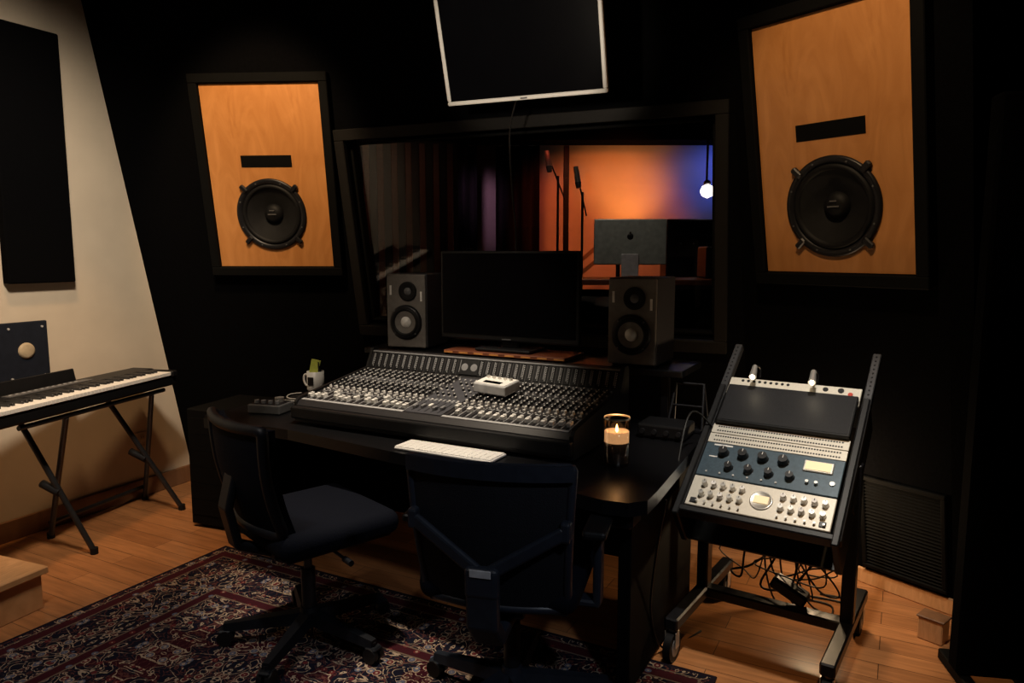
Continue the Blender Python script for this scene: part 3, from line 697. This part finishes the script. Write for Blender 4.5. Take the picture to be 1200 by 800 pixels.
o.cyl((0,.03,.05),(0,.03,1.05),.01,BLKM); o.cyl((0,0,.05),(0,.02,.08),.03,BLKM); o.done(TR(1.70,6.5,2.02,0))

# ------------------------------------------------------------------ lights
def spot(name,loc,tgt,e,ang,col,blend=.6,size=.05):
    if e<=0: return
    l=bpy.data.lights.new(name,'SPOT'); l.energy=e; l.spot_size=rad(ang); l.spot_blend=blend; l.color=col; l.shadow_soft_size=size
    o=bpy.data.objects.new(name,l); bpy.context.scene.collection.objects.link(o); o.location=loc
    o.rotation_euler=(Vector(tgt)-Vector(loc)).to_track_quat('-Z','Y').to_euler(); return o
def point(name,loc,e,col,size=.03):
    l=bpy.data.lights.new(name,'POINT'); l.energy=e; l.color=col; l.shadow_soft_size=size
    o=bpy.data.objects.new(name,l); bpy.context.scene.collection.objects.link(o); o.location=loc; return o
WARM=(1,.70,.40); WM2=(1,.84,.64); NEU=(1,.93,.86)
spot('spot_main_left',(-1.35,3.0,3.0),(-1.42,4.35,1.95),125,50,WARM,.5,.08)
spot('spot_main_right',(.45,1.9,3.0),(1.33,3.0,1.85),62,52,WARM,.6,.08)
spot('spot_wall_left',(-1.3,2.2,3.0),(-2.75,3.7,1.2),250,76,WM2,.9,.15)
spot('spot_floor_left',(-1.95,3.1,3.05),(-2.05,3.95,0),105,46,(1,.58,.26),.8,.1)
spot('spot_console',(-.55,2.6,3.05),(-.45,3.05,.8),250,40,WM2,.6,.05)
spot('desk_left_fill',(-1.3,2.9,3.0),(-1.10,3.75,.8),60,20,WM2,.6,.05)  # added fill, lifts the mug and interface out of the dark
spot('spot_rug',(-1.3,1.5,3.05),(-1.35,1.95,0),85,60,NEU,.9,.1)
spot('spot_rack',(.75,1.9,3.0),(.98,2.7,.8),170,32,(1,.92,.80),.6,.05)
spot('tv_fill',(-.5,1.2,1.9),(.04,3.2,2.35),120,26,WM2,.5,.05)  # added fill without a fixture, brightens the television bezel
spot('spot_speakers',(-.9,1.9,2.6),(-.3,3.4,1.15),48,34,WM2,.7,.06)
spot('chair_fill',(.9,.2,2.7),(.0,2.1,.6),55,26,(.85,.90,1),.8,.08)  # added cool fill so the front chair frame shows
spot('spot_floor_right',(1.0,1.2,3.0),(1.12,2.55,0),60,26,(1,.62,.30),.8,.05)
point('rack_back_glow',(1.32,3.05,.50),8,WARM,.04)
point('candle_light',(.374,2.56,.895),.35,(1,.55,.22),.01)
for x in (.147,.367):
    p=RM@Vector((x,-.115,.585)); point('rack_lamp_light',p,.15,(1,.85,.6),.012)
spot('live_orange',(1.15,6.75,1.75),(1.12,7.3,2.12),24,85,(1,.34,.07),.95,.08)
spot('live_orange_wide',(1.1,5.9,2.6),(.95,7.3,1.8),80,64,(1,.20,.04),.9,.1)
spot('live_red',(.3,6.4,2.6),(.45,7.3,1.7),16,60,(1,.14,.07),.8,.1)
spot('live_lav',(-.5,6.4,2.4),(-.24,7.3,1.9),10,40,(.75,.40,.7),.8,.1)
spot('live_blue',(2.5,6.85,2.4),(2.05,7.3,2.25),40,60,(.05,.12,1),.9,.06)
spot('live_fill',(.6,4.9,2.7),(.8,5.7,1.4),16,60,(1,.9,.75),.8,.2)
spot('live_slat_fill',(-.6,4.9,2.6),(-.9,5.9,1.8),3,60,(1,.6,.4),.8,.2)  # dim light added for the reflection stand-in slats

w=bpy.data.worlds.new('World'); bpy.context.scene.world=w; w.use_nodes=True
w.node_tree.nodes['Background'].inputs[0].default_value=(.01,.01,.012,1); w.node_tree.nodes['Background'].inputs[1].default_value=.3
cd=bpy.data.cameras.new('Camera'); cam=bpy.data.objects.new('Camera',cd); bpy.context.scene.collection.objects.link(cam)
cam.location=(0,0,1.5); cam.rotation_euler=(rad(83),0,0); cd.sensor_width=36; cd.lens=25.8; cd.clip_start=.05
bpy.context.scene.camera=cam
bpy.context.scene.view_settings.view_transform='Standard'
